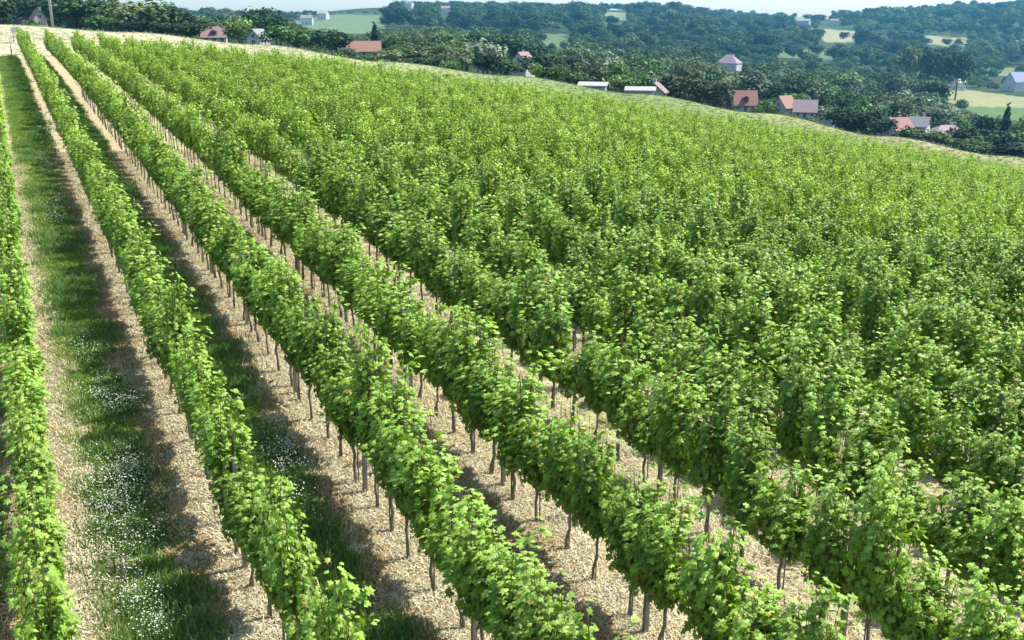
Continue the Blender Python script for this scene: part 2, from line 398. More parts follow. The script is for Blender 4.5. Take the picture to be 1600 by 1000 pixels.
def vine_foliage(seed, detail, ncanes, per, size, vig=1.0, tint=1.0, cw=.165, dome=.42):
    r = np.random.default_rng(seed); P = []; N_ = []; T = []; S = []; C = []
    segs = []
    top = 1.95 * vig + r.normal(0, .06)
    for c in range(ncanes):
        x0 = float(np.clip(r.normal(0, cw), -.46, .46)); y0 = r.normal(0, .05)
        side = r.choice([-1, 1]); flop = r.random() < .3
        h = top * r.uniform(.84, 1.08) * (1 - dome * (abs(x0) * 2) ** 2) + (r.uniform(.15, .45) if r.random() < .22 else 0)
        lean = r.normal(0, .09); out = side * r.uniform(.02, .15)
        ts = (np.arange(per) + r.random(per)) / per
        zz = .86 + (h - .86) * ts; yy = y0 + out * np.sin(ts * 2.4); xx = x0 + lean * ts
        if flop:                                # the shoot arches over and hangs
            zz = .80 + (h - .80) * np.sin(np.clip(ts * 1.25, 0, 1) * math.pi / 2) - .55 * np.clip(ts - .75, 0, 1) * 2
            yy = y0 + side * (.04 + .20 * ts ** 1.6)
        segs.append(np.stack([xx, yy, zz], 1))
        sd_ = np.sign(r.normal(size=per) + (yy * 4)); sd_[sd_ == 0] = 1
        pos = np.stack([xx + r.normal(0, .06, per), yy + sd_ * r.uniform(.01, .09, per), zz + r.normal(0, .04, per)], 1)
        nrm = np.stack([r.normal(0, .45, per), sd_ * r.uniform(.3, 1.2, per) * (1.15 - ts), r.uniform(-.15, .55, per) + 1.0 * ts ** 3], 1)
        tip = np.stack([r.normal(0, .6, per), sd_ * r.uniform(.1, .9, per), -r.uniform(.1, 1.1, per)], 1)
        ssz = size * r.uniform(.6, 1.2, per) * (1 - .45 * np.clip(ts - .75, 0, 1) * 4 * .8)
        young_lit = np.clip((ts - .66) * 3.0, 0, 1) * r.uniform(.35, 1, per)  # young tips are yellower; the enlarged share also paints the tops as sunlit
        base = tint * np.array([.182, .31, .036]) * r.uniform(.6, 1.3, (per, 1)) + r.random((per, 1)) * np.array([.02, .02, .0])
        yc = np.array([.31, .45, .075])
        col = base * (1 - young_lit[:, None]) + yc * young_lit[:, None]
        yel = r.random(per) < .02
        col[yel] = (.36, .33, .08)
        P.append(pos); N_.append(nrm); T.append(tip); S.append(ssz); C.append(col)
    # skirt of leaves round the fruiting zone
    ns = int(ncanes * per * .28)
    sd_ = r.choice([-1, 1], ns)
    P.append(np.stack([r.normal(0, cw * 1.15, ns), sd_ * r.uniform(.02, .12, ns), r.uniform(.78, 1.2, ns)], 1))
    N_.append(np.stack([r.normal(0, .4, ns), sd_ * r.uniform(.4, 1.2, ns), r.uniform(-.2, .5, ns)], 1))
    T.append(np.stack([r.normal(0, .5, ns), sd_ * .3, -np.ones(ns)], 1)); S.append(size * r.uniform(.6, 1.15, ns))
    C.append(np.array([.14, .25, .03]) * r.uniform(.7, 1.25, (ns, 1)))
    P, N_, T, S, C = map(np.concatenate, (P, N_, T, S, C))
    V, F, CC = leaf_mesh_arrays(P, N_, T, S, C, detail)
    fl = [F.ravel()]; lt = [np.full(len(F), 3)]
    if detail:                                  # thin canes
        mb = MB()
        for s in segs: mb.tube([s[0] * [1, 1, 1] - [0, 0, .05], s[len(s) // 3], s[2 * len(s) // 3], s[-1]], [.008, .006, .005, .003], 4)
        k = len(V); V = np.vstack([V, mb.v]); CC = np.vstack([CC, np.tile([.16, .12, .05], (len(mb.v), 1))])
        fl.append(np.concatenate([np.array(f) + k for f in mb.f])); lt.append(np.array([len(f) for f in mb.f]))
    return np_mesh('grapevine_foliage', V, np.concatenate(fl), np.concatenate(lt), M_vine, CC)

def vine_trunk(seed):
    r = random.Random(seed); mb = MB(); x, y = r.uniform(-.03, .03), r.uniform(-.03, .03)
    pts = [(0, 0, -.06)]
    for i in range(1, 6): pts.append((x * i / 3 + r.uniform(-.018, .018), y * i / 3 + r.uniform(-.018, .018), i * .17))
    mb.tube(pts, [.028, .023, .021, .021, .02, .026], 7)
    e = pts[-1]
    for s in (-1, 1): mb.tube([e, (e[0] + s * .12, e[1], .93), (e[0] + s * .45, r.uniform(-.02, .02), .92)], [.022, .017, .009], 5)
    mb.tube([(e[0] + .02, e[1], .82), (e[0], e[1] + .01, 1.3)], [.02, .01], 5)
    mb.tube([(.035, .012, -.05), (.04, .012, 1.5)], .009, 5)
    return mb.mesh('grapevine_trunk', M_bark, True)

NEAR = [vine_foliage(100 + i, True, 31, 28, .094, [1, 1.06, .95, 1.1, .88, 1.02, 1.13, .92, 1.04, .85][i]) for i in range(10)]
NEAR_SPARSE = vine_foliage(150, True, 14, 20, .095, .86)
TRUNKS = [vine_trunk(i) for i in range(5)]
MIDV = [vine_foliage(200 + i, False, 20, 22, .125, [1, 1.07, .95, 1.12, .9, 1.03][i], np.array([1.3, 1.15, 1.2]), .13, .5) for i in range(6)]  # tint paints far foliage yellower and brighter, as if less shadowed

rowang = math.atan2(DV[1], DV[0])
VSP = .84
PHASE = {3: 13.19, 2: 13.77}                      # v of a post in a row
vines = []; posts = []
for k in range(-3, 62):
    u = ROW_0 + ROW_S * k + {0: -.24, 4: .12, 5: .05}.get(k, 0)
    ph = PHASE.get(k, RNG.uniform(0, 4.2))
    for j in range(-30, 160):
        v = ph + VSP * (j + .5)
        X, Y = xy(u + RNG.normal(0, .02), v + RNG.normal(0, .05))
        if Y > YEND or Y < 3: continue
        Z = gz(X, Y); px, py, dp = project(X, Y, Z + 1.3)
        if dp < 2 or px < -260 or px > 1860 or py > 1230: continue
        vines.append((k, v, X, Y, Z, px, py, dp))
    for j in range(-8, 34):
        v = ph + VSP * 5 * j
        X, Y = xy(u, v)
        if Y > YEND or Y < 3: continue
        Z = gz(X, Y); px, py, dp = project(X, Y, Z + 1.0); bx, by, _ = project(X, Y, Z + .2); tx, ty, _ = project(X, Y, Z + 2.1)
        if dp < 2 or px < -20 or px > 1620 or ty > 1000: continue
        posts.append((k, v, X, Y, Z, px, py, dp))
def full(p): return -20 < p[5] < 1620 and p[6] < 1060
vis = sorted([p for p in vines if full(p)], key=lambda p: p[7])
ind = vis[:300]; indset = {(p[0], p[1]) for p in ind}
rest = [p for p in vines if (p[0], p[1]) not in indset]
ORD = ['first', 'second', 'third', 'fourth', 'fifth', 'sixth', 'seventh', 'eighth', 'ninth', 'tenth', 'eleventh', 'twelfth', 'thirteenth', 'fourteenth', 'fifteenth', 'sixteenth', 'seventeenth', 'eighteenth', 'nineteenth', 'twentieth']
def ordn(i):
    if i < 20: return ORD[i]
    tens = {2: 'twenty', 3: 'thirty', 4: 'forty', 5: 'fifty', 6: 'sixty', 7: 'seventy'}[(i + 1) // 10]
    o = (i + 1) % 10
    return tens + '-' + ORD[o - 1] if o else tens[:-1] + 'ieth'
rows_in = sorted({p[0] for p in ind})
def rowname(k):
    i = rows_in.index(k)
    return 'leftmost row' if i == 0 else '%s row from left' % ordn(i)
cnt = {}
def wfac(k): return 1.28 if k >= 3 else 1.15 if k == 2 else .95 if k == 1 else .75
slope_pitch = math.atan(.0661)
for p in sorted(ind, key=lambda p: (p[0], p[1])):
    k, v, X, Y, Z, px, py, dp = p
    i = cnt.get(k, 0); cnt[k] = i + 1
    rz = rowang + (math.pi if RNG.random() < .5 else 0) + RNG.normal(0, .06)
    q = int(RNG.integers(0, 10)); sp = RNG.random() < .02
    sc = float(RNG.normal(1.02, .03))
    wide = float(RNG.uniform(.82, 1.28)) * wfac(k)
    sc *= float(RNG.normal(1.0, .06)) * (1.09 if k >= 3 else 1.05 if k == 2 else 1)
    root = empty('grapevine', (X, Y, Z), rz, (1, wide, sc))
    look = 'sparse grapevine' if sp else ['bushy green grapevine', 'tall leafy grapevine', 'green grapevine with yellowish shoots'][q % 3]
    tag(root, '%s, %s up from the photo edge, %s' % (look, ordn(i), rowname(k)), 'grapevine', 'grapevines in the nearer trellised rows')
    obj('trunk', TRUNKS[q % 5], root); obj('foliage', NEAR_SPARSE if sp else NEAR[q], root, (0, 0, -.09 if k >= 3 else 0))
# the rest of the hillside
midd = [p for p in rest]
P = np.array([(p[2], p[3], p[4]) for p in midd]); nn = len(P)
idx = RNG.integers(0, 6, nn)
nearish = np.array([p[7] < 34 for p in midd])
trunk_l = TRUNKS[0]
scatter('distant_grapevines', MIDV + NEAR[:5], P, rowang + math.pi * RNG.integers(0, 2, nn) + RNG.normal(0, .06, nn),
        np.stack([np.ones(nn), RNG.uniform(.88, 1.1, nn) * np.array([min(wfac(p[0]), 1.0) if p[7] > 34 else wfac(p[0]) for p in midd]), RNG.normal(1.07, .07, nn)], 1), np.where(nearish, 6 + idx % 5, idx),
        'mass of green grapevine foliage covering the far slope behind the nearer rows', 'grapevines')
tr = np.array([p[7] < 60 for p in midd]); nt_ = int(tr.sum())
scatter('distant_vine_trunks', TRUNKS, P[tr], RNG.uniform(0, 6, nt_), np.ones(nt_), RNG.integers(0, 5, nt_), 'bare brown trunks under the grapevine foliage farther up the slope', 'trunks')

# posts of the trellis
pm = MB().box((0, 0, .85), (.062, .062, 1.9)).mesh('trellis_post', M_post)
capm = MB().box((0, 0, 1.82), (.07, .07, .03)).mesh('post_cap', M_greyw)
posts.sort(key=lambda p: p[7]); posts = posts[:60]; pc = {}
for p in sorted(posts, key=lambda p: (p[0], p[1])):
    k, v, X, Y, Z, px, py, dp = p
    if k not in rows_in: continue
    i = pc.get(k, 0); pc[k] = i + 1
    o = obj('trellis_post', pm, None, (X, Y, Z)); o.rotation_euler = (RNG.normal(0, .015), RNG.normal(0, .015), rowang)
    tag(o, 'grey wooden trellis post, %s up from the photo edge, %s' % (ordn(i), rowname(k)), 'post', 'trellis posts along the vine rows')

# ------------------------------------------------------------------ grass, straw, flowers between the rows
def tuft(seed, n, h, w, spread, cols, lay=.4):
    r = np.random.default_rng(seed); V = []; F = []; C = []
    for i in range(n):
        a = r.uniform(0, 6.28); b = r.uniform(0, 6.28); x, y = r.normal(0, spread, 2); hh = h * r.uniform(.5, 1.2)
        ln = hh * lay * r.uniform(.3, 1.5); dx, dy = math.cos(a) * w / 2, math.sin(a) * w / 2; ox, oy = math.cos(b) * ln, math.sin(b) * ln
        k = len(V); V += [(x - dx, y - dy, 0), (x + dx, y + dy, 0), (x + dx * .7 + ox * .4, y + dy * .7 + oy * .4, hh * .65), (x - dx * .7 + ox * .4, y - dy * .7 + oy * .4, hh * .65), (x + ox, y + oy, hh * .98)]
        F += [(k, k + 1, k + 2, k + 3), (k + 3, k + 2, k + 4)]
        c = np.array(cols[r.integers(0, len(cols))]) * r.uniform(.75, 1.25); C += [c] * 5
    flat = [i for f in F for i in f]; lt = [len(f) for f in F]
    return V, flat, lt, C
def tuftmesh(name, m, *a, **k):
    V, f, l, C = tuft(*a, **k); return np_mesh(name, V, f, l, m, np.array(C))
GR = [tuftmesh('grass_tuft', M_grass, i, 22, .105, .014, .07, [(.15, .29, .04), (.21, .36, .06), (.10, .21, .035), (.36, .38, .15), (.44, .42, .20)]) for i in range(4)]
TALL = [tuftmesh('weed_tuft', M_grass, 20 + i, 20, .20, .02, .09, [(.12, .22, .06), (.18, .28, .11)]) for i in range(2)]
def straw_mesh(seed):
    r = np.random.default_rng(seed); V = []; C = []; F = []
    for i in range(60):
        a = r.uniform(0, 6.28); L_ = r.uniform(.025, .075); x, y = r.normal(0, .10, 2); z = r.uniform(.005, .05); dz = r.normal(0, .022)
        c, s = math.cos(a), math.sin(a); w = r.uniform(.003, .006); k = len(V)
        V += [(x - c * L_ - s * w, y - s * L_ + c * w, z - dz), (x - c * L_ + s * w, y - s * L_ - c * w, z - dz), (x + c * L_ + s * w, y + s * L_ - c * w, z + dz), (x + c * L_ - s * w, y + s * L_ + c * w, z + dz)]
        F += [k, k + 1, k + 2, k + 3]; cc = np.array([(.52, .46, .29), (.44, .385, .22), (.33, .27, .14), (.58, .53, .37)][r.integers(0, 4)]) * r.uniform(.8, 1.15); C += [cc] * 4
    return np_mesh('straw_clump', V, F, [4] * 60, M_straw, np.array(C))
STRAW = [straw_mesh(i) for i in range(3)]
def flower_mesh(seed):
    r = np.random.default_rng(seed); V, f, l, C = tuft(seed, 14, .3, .015, .08, [(.07, .15, .04)]); V = list(V); f = list(f); l = list(l); C = list(C)
    for i in range(18):
        x, y = r.normal(0, .11, 2); z = r.uniform(.2, .42); k = len(V); s = r.uniform(.006, .013)
        ang = r.uniform(0, 6.28); tl = r.normal(0, .4, 2)
        for q in range(6):
            a = ang + q * math.pi / 3; V.append((x + s * math.cos(a), y + s * math.sin(a), z + s * (tl[0] * math.cos(a) + tl[1] * math.sin(a)))); C.append(np.array([.78, .8, .74]))
        f += [k + q for q in range(6)]; l.append(6)
    return np_mesh('white_flower_tuft', V, f, l, M_grass, np.array(C))
def recolour(me, name, f):
    q = me.copy(); q.name = name; a = np.zeros(len(q.vertices) * 4, np.float32); q.attributes['lc'].data.foreach_get('color', a)
    a = a.reshape(-1, 4) * np.array([*f, 1], np.float32); q.attributes['lc'].data.foreach_set('color', a.ravel()); return q
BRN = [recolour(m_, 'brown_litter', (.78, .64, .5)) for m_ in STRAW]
FL = [flower_mesh(40 + i) for i in range(3)]

def vn(x, y, s, seed=0):                        # value noise 0..1, two octaves
    g = np.random.default_rng(int(seed) + 900).random((256, 256)); out = 0
    for o, w in ((1, .65), (2.7, .35)):
        a, b = x * s * o + 1000, y * s * o + 1000; i, j = np.floor(a).astype(int), np.floor(b).astype(int); fa, fb = a - i, b - j
        fa = fa * fa * (3 - 2 * fa); fb = fb * fb * (3 - 2 * fb)
        out = out + w * ((g[i % 256, j % 256] * (1 - fa) + g[(i + 1) % 256, j % 256] * fa) * (1 - fb) + (g[i % 256, (j + 1) % 256] * (1 - fa) + g[(i + 1) % 256, (j + 1) % 256] * fa) * fb)
    return np.clip((out - .5) * 1.5 + .5, 0, 1)
def alley_points(n, f0, f1, kmin, kmax, vmax, seed, jit=.05):
    r = np.random.default_rng(seed); k = r.integers(kmin, kmax, n); f = r.uniform(f0, f1, n) + r.normal(0, jit, n)
    u = ROW_0 + ROW_S * (k + f); v = vmax * r.random(n) ** .8 - 2 + 3
    X, Y = xy(u, v); Z = ground(X, Y); px, py, dp = project(X, Y, Z)
    ok = (Y > 3) & (Y < YEND) & (dp > 2) & (px > -120) & (px < 1720) & (py < 1100) & (dp < vmax)
    return X[ok], Y[ok], Z[ok], k[ok], f[ok], u[ok], v[ok], dp[ok], r
def pts(X, Y, Z): return np.stack([X, Y, Z], 1)
X, Y, Z, k, f, u, v, dp, r = alley_points(125000, .15, .70, -2, 2, 104, 1)
nz = vn(X, Y, 1.3, 3); ok = nz + r.normal(0, .12, len(X)) > .2 + .35 * np.clip((f - .58) / .12, 0, 1)
X, Y, Z, nz = X[ok], Y[ok], Z[ok], nz[ok]; n = len(X); ii = np.where((nz > .72) & (r.random(n) < .6), 4 + r.integers(0, 2, n), r.integers(0, 4, n))
scatter('grass', GR + TALL, pts(X, Y, Z), r.uniform(0, 6.28, n), r.uniform(.6, 1.35, n), ii, 'green grass and weeds growing in the alleys between the left vine rows', 'grass')
X, Y, Z, k, f, u, v, dp, r = alley_points(60000, -.02, 1.02, -2, 14, 45, 2)
nz = vn(X, Y, 2.3, 5); ok = ((nz > .58) & (r.random(len(X)) < .6)) | (r.random(len(X)) < .07) | ((k >= 2) & (f > .3) & (f < .62) & (nz > .45)); X, Y, Z = X[ok], Y[ok], Z[ok]; n = len(X)
scatter('weeds', GR, pts(X, Y, Z), r.uniform(0, 6.28, n), r.uniform(.3, .7, n), r.integers(0, 4, n), 'short green weeds scattered over the dry strips under the vines', 'weeds')
A_ = [alley_points(60000, a, b, -2, 9, 45, s) for a, b, s in ((-.1, .2, 3), (.69, 1.04, 4))]
X, Y, Z, f = (np.concatenate([a[i] for a in A_]) for i in (0, 1, 2, 4)); n = len(X); r = RNG
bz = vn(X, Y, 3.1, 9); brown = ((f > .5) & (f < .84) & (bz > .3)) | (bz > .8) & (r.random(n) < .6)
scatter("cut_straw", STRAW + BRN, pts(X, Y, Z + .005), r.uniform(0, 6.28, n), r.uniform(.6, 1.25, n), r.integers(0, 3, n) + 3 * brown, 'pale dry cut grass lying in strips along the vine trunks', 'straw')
FP = []
for cx, cy, rad_, cnt_ in ((185, 800, .75, 190), (205, 745, .4, 70), (180, 900, .5, 60), (170, 640, .6, 80), (205, 640, .35, 40), (90, 340, 1.2, 90), (75, 260, 1.6, 80), (140, 560, .5, 30), (445, 735, .4, 60), (440, 700, .3, 30), (230, 980, .4, 50), (480, 800, .3, 20), (75, 200, 2, 60)):
    a = (cx - 800) / FPX; up = (500 - cy) / FPX; ry, rzz = CT + up * ST, up * CT - ST; t = 10.
    for _ in range(60): t += (rzz * t - (gz(a * t, ry * t) - CAMZ)) * .8
    uc, vc = uv(a * t, ry * t)
    for _ in range(cnt_ // 2):
        x_, y_ = xy(uc + RNG.normal(0, min(rad_ * .45, .28)), vc + RNG.normal(0, rad_)); FP.append((x_, y_, gz(x_, y_)))
FP = np.array(FP); n = len(FP)
scatter('wildflowers', FL, FP, RNG.uniform(0, 6.28, n), RNG.uniform(.6, 1.1, n), RNG.integers(0, 3, n), 'patches of small white wildflowers in the grassy alleys at left', 'wildflowers')
# headland grass
n = 26000; X = RNG.uniform(-75, 78, n); Y = RNG.uniform(YEND, 122, n); ok = np.abs(X) < .6 * Y; X, Y = X[ok], Y[ok]; Z = ground(X, Y); n = len(X)
DRY = [tuftmesh('dry_grass_tuft', M_straw, 60 + i, 16, .22, .05, .2, [(.44, .41, .26), (.38, .37, .21), (.30, .34, .14)] if i < 3 else [(.26, .26, .12), (.2, .24, .09), (.16, .21, .07)]) for i in range(6)]
scatter('headland_grass', DRY, pts(X, Y, Z), RNG.uniform(0, 6.28, n), RNG.uniform(.25, .6, n), RNG.integers(0, 3, n) + 3 * (uv(X, Y)[0] + RNG.normal(0, 7, n) > 34), 'pale dry grass on the strip along the top end of the vineyard', 'grass')

# ------------------------------------------------------------------ trees
def crown_mesh(seed, kind, nleaf, size=.42):
    r = np.random.default_rng(seed)
    blobs = []                                   # unit tree: height 1, trunk along z
    if kind == 'conifer':
        for i in range(9):
            z = .18 + .78 * i / 8.; blobs.append((0, 0, z, .20 * (1.04 - z) + .012, .20 * (1.04 - z) + .012, .07))
    elif kind == 'column':
        for i in range(9):
            z = r.uniform(.3, .9); blobs.append((r.normal(0, .035), r.normal(0, .035), z, r.uniform(.06, .1), r.uniform(.06, .1), r.uniform(.09, .14)))
    else:
        nb = {'round': 13, 'wide': 15, 'bush': 10}[kind]; rad = {'round': .24, 'wide': .34, 'bush': .42}[kind]; zc = {'round': .58, 'wide': .58, 'bush': .45}[kind]; zr = {'round': .3, 'wide': .28, 'bush': .36}[kind]
        for i in range(nb):
            a = r.uniform(0, 6.28); e = r.uniform(-.7, 1); q = r.uniform(.4, 1); ce = math.sqrt(max(0, 1 - e * e))
            b = r.uniform(.13, .22) * (1.25 if kind == 'bush' else 1)
            blobs.append((rad * q * ce * math.cos(a), rad * q * ce * math.sin(a), zc + zr * e * q * .8, b, b, b * .8))
        blobs.append((0, 0, zc, rad * .75, rad * .75, zr * .75))
    q_ = .5 if kind == 'conifer' else 1; vol = np.array([b[3] * b[4] for b in blobs]); pick = r.choice(len(blobs), nleaf, p=vol ** q_ / (vol ** q_).sum())
    B = np.array(blobs)[pick]; d = r.normal(size=(nleaf, 3)); d /= np.linalg.norm(d, axis=1, keepdims=True)
    rr = r.uniform(.72, 1.06, nleaf)[:, None]
    P = B[:, :3] + d * B[:, 3:] * rr
    N_ = d + r.normal(0, .45, (nleaf, 3)) + [0, 0, .3]; T = r.normal(size=(nleaf, 3)) + [0, 0, -.4]
    tone = r.uniform(.5, 1.5, len(blobs))[pick] * r.uniform(.75, 1.25, nleaf)
    C = np.ones((nleaf, 3)) * tone[:, None]
    S = size / 10 * r.uniform(.7, 1.5, nleaf)
    return P, N_, T, S, C
def tree_variant(seed, kind, col, nleaf=620, size=.62):
    P, N_, T, S, C = crown_mesh(seed, kind, nleaf, size)
    V, F, CC = leaf_mesh_arrays(P, N_, T, S, C * np.array(col), False)
    crown = np_mesh(kind + '_crown', V, F.ravel(), np.full(len(F), 3), M_tree, CC)
    r = random.Random(seed); mb = MB(); h = .86 if kind in ('conifer', 'column') else .55
    mb.tube([(0, 0, -.06), (r.uniform(-.01, .01), 0, h * .4), (r.uniform(-.02, .02), r.uniform(-.02, .02), h)], [.026, .02, .008], 7)
    if kind not in ('conifer', 'column'):
        for q in range(5):
            a = q * 1.3 + r.random(); zz = h * r.uniform(.45, .8)
            mb.tube([(0, 0, zz), (.11 * math.cos(a), .11 * math.sin(a), zz + .1), (.2 * math.cos(a), .2 * math.sin(a), zz + .24)], [.012, .009, .004], 5)
    return crown, mb.mesh(kind + '_trunk', M_tbark, True)
DARK = (.026, .056, .02); MIDG = (.06, .11, .03); OLIVE = (.11, .14, .055); LIGHT = (.10, .155, .04); PALE = (.13, .165, .10); BROWN = (.10, .105, .055)
TV = {
    'dark': [tree_variant(1, 'round', DARK), tree_variant(2, 'wide', DARK), tree_variant(3, 'round', (.026, .055, .026))],
    'mid': [tree_variant(4, 'round', MIDG), tree_variant(5, 'wide', MIDG), tree_variant(6, 'wide', (.055, .09, .03))],
    'olive': [tree_variant(7, 'wide', OLIVE), tree_variant(8, 'round', OLIVE)],
    'light': [tree_variant(9, 'wide', LIGHT), tree_variant(10, 'round', (.085, .15, .04))],
    'pale': [tree_variant(11, 'wide', PALE), tree_variant(12, 'round', PALE)],
    'conifer': [tree_variant(13, 'conifer', (.025, .05, .026))],
    'slim': [tree_variant(14, 'column', BROWN, 300), tree_variant(15, 'column', BROWN, 300), tree_variant(16, 'column', (.08, .085, .045), 260)],
    'bush': [tree_variant(17, 'bush', MIDG), tree_variant(18, 'bush', (.10, .17, .05)), tree_variant(19, 'bush', (.085, .11, .05))],
}
def tree(kind, col, ytop, Y, wpx=None, label='', var=None, group=None, cat='tree', name=None):
    X, Y, Z = spot(col, Y)
    dp = Y * CT - (Z - CAMZ) * ST
    t = (500 - ytop) / FPX; zt = Y * (t * CT - ST) / (CT + t * ST) + CAMZ
    h = max(2.5, zt - Z)
    hw = {'dark': .55, 'mid': .6, 'olive': .66, 'light': .66, 'pale': .66, 'conifer': .36, 'slim': .22, 'bush': .95}[kind]
    w = (wpx / FPX * dp) / (h * hw) if wpx else 1.0
    vs = TV[kind]; c, tk = vs[(var if var is not None else random.randrange(len(vs))) % len(vs)]
    h *= 1.04
    root = empty(name or {'conifer': 'conifer_tree', 'bush': 'bush', 'slim': 'slender_tree'}.get(kind, 'broadleaf_tree'), (X, Y, Z), random.uniform(0, 6.28), (h * w, h * w, h))
    tag(root, label, cat, group)
    obj('trunk', tk, root); obj('crown', c, root)
    return root

# houses first: positions needed to keep the trees off them
def house(name, label, col, D, w, d, hw, hr, rz, wall, roof, chim=True, hip=False, dormer=False, cat='house', wins=3, dz=0, group=None):
    X, Y, Z = spot(col, D); Z += dz
    root = empty(name, (X, Y, Z), rz); tag(root, label, cat, group)
    if D < 400: root.scale = (.86, .86, .86)
    mb = MB(); hx, hy = w / 2, d / 2                                        # ridge runs along local x
    if hip:
        mb.box((0, 0, hw / 2 - 1.5), (w, d, hw + 3))
    else:
        P = [(-hx, -hy, -3), (hx, -hy, -3), (hx, hy, -3), (-hx, hy, -3), (-hx, -hy, hw), (hx, -hy, hw), (hx, hy, hw), (-hx, hy, hw), (-hx, 0, hw + hr), (hx, 0, hw + hr)]
        mb.poly(P, [(0, 3, 2, 1), (0, 1, 5, 4), (2, 3, 7, 6), (1, 2, 6, 9, 5), (3, 0, 4, 8, 7), (4, 5, 9, 8), (6, 7, 8, 9)])
    obj('wall', mb.mesh('house_wall', wall), root)
    ov = .5; th = .22; mb = MB(); sl = hr / hy; rx = hx + ov; ry = hy + ov; ze = hw - ov * sl
    ix = rx if not hip else max(.4, rx - ry * .9)
    top = [(-rx, -ry, ze + .06), (rx, -ry, ze + .06), (rx, ry, ze + .06), (-rx, ry, ze + .06), (-ix, 0, hw + hr + .06), (ix, 0, hw + hr + .06)]
    Pp = top + [(a, b, c + th) for a, b, c in top]
    mb.poly(Pp, [(0, 1, 5, 4)[::-1], (2, 3, 4, 5)[::-1], (3, 0, 4)[::-1], (1, 2, 5)[::-1], (6, 7, 11, 10), (8, 9, 10, 11), (9, 6, 10), (7, 8, 11), (0, 1, 7, 6), (1, 2, 8, 7), (2, 3, 9, 8), (3, 0, 6, 9)] if hip else
            [(4, 5, 1, 0), (5, 4, 3, 2), (6, 7, 11, 10), (8, 9, 10, 11), (0, 1, 7, 6), (2, 3, 9, 8), (1, 5, 11, 7), (5, 2, 8, 11), (3, 4, 10, 9), (4, 0, 6, 10)])
    rf = obj('roof', mb.mesh('house_roof', roof), root)
    if chim:
        obj('chimney', MB().box((w * .18, d * .12, hw + hr * .95), (.7, .7, 1.8)).box((w * .18, d * .12, hw + hr * .95 + .95), (.9, .9, .14)).mesh('chimney', M_cream), rf)
    if dormer:
        for sx in ((-.2, .22) if w > 9 else (0,)):
            q = MB(); cx = sx * w; cy = -hy * .55
            q.box((cx, cy, hw + hr * .38), (1.9, hy * .7, 1.3)); q.poly([(cx - 1.2, cy - hy * .42, hw + hr * .38 + .65), (cx + 1.2, cy - hy * .42, hw + hr * .38 + .65), (cx + 1.2, cy + hy * .5, hw + hr * .38 + .7), (cx - 1.2, cy + hy * .5, hw + hr * .38 + .7), (cx, cy - hy * .42, hw + hr * .38 + 1.4), (cx, cy + hy * .5, hw + hr * .38 + 1.4)],
                                                                        [(0, 1, 4), (0, 4, 5, 3), (1, 2, 5, 4), (2, 3, 5), (0, 3, 2, 1)])
            dm = obj('dormer', q.mesh('dormer', roof), rf); obj('window', MB().box((cx, cy - hy * .352, hw + hr * .38 + .02), (1.0, .06, .9)).mesh('window', M_glass), dm)
    def window(cx, cy, cz, ww, wh, side):
        f = MB(); t = .1
        dim = (lambda a, b: (a, .08, b)) if side == 'y' else (lambda a, b: (.08, a, b))
        sh = (lambda q: (cx + q, cy, cz)) if side == 'y' else (lambda q: (cx, cy + q, cz))
        f.box((cx, cy, cz + wh / 2), dim(ww + .2, .1)); f.box((cx, cy, cz - wh / 2), dim(ww + .3, .1)); 
        for q in (-ww / 2, 0, ww / 2): f.box(sh(q), dim(.09, wh - .1))
        fo = obj('window', f.mesh('window_frame', M_white), root)
        g = (cx, cy + (.03 if cy < 0 else -.03) * (side == 'y'), cz) if side == 'y' else (cx + (.03 if cx < 0 else -.03), cy, cz)
        obj('pane', MB().box(g, dim(ww - .02, wh - .1)).mesh('pane', M_glass), fo)
    n_ = wins
    for i in range(n_):
        x = (i + .5) / n_ * w - hx
        if i == n_ // 2: continue
        window(x, -hy - .05, min(1.6, hw * .5), 1.1, 1.2, 'y')
    if not n_: return X, Y, max(w, d) * .6
    x = (n_ // 2 + .5) / n_ * w - hx
    obj('door', MB().box((x, -hy - .04, 1.0), (1.0, .08, 2.0)).mesh('door', M_door), root)
    for s in (-1, 1):
        window(s * (hx + .05), 0, min(1.6, hw * .5), 1.1, 1.2, 'x')
        if not hip and hr > 2: window(s * (hx + .05), 0, hw + hr * .25, 1.0, 1.1, 'x')
    return X, Y, max(w, d) * .6
HS = []
def H(*a, **k): HS.append(house(*a, **k))
H('house', 'house with a dull mauve roof behind the white board at far left', 37, 300, 5.4, 5, 2.0, 3.0, R(55), M_cream, M_mauve, dz=1.6)
H('house', 'house with a pale pink roof left of the tall pole', 63, 290, 4.2, 4.2, 2.2, 2.8, R(-50), M_cream, M_pink, dz=2.2)
H('house', 'house with pink roof and dormer beside a light green tree on the crest', 337, 300, 8, 7, 2.0, 3.2, R(12), M_white, M_pink, dormer=True, dz=1.2)
H('house', 'small white gabled house with one dark window under dark trees', 405, 260, 7, 4.4, 2.2, 2.4, R(80), M_white, M_greyr, chim=False, dz=1.6)
H('house', 'low long house with orange tiled roof beside a dark conifer', 569, 290, 11, 7, 2.2, 3.0, R(8), M_cream, M_orange, dz=1.2)
H('house', 'little house with pinkish roof half hidden by a big dark tree', 817, 300, 6.5, 6, 2.8, 3.0, R(60), M_white, M_pink, dz=2.8)
H('shed', 'long low shed with whitish roof, left one of two beyond the crest', 927, 170, 5.0, 3, 1.3, .5, R(-14), M_greyw, M_pale, chim=False, cat='shed', dz=.5, wins=0)
H('shed', 'long low shed with whitish roof next to the orange cottage', 1000, 170, 5.2, 3, 1.4, .5, R(-10), M_greyw, M_pale, chim=False, cat='shed', dz=.5, wins=0)
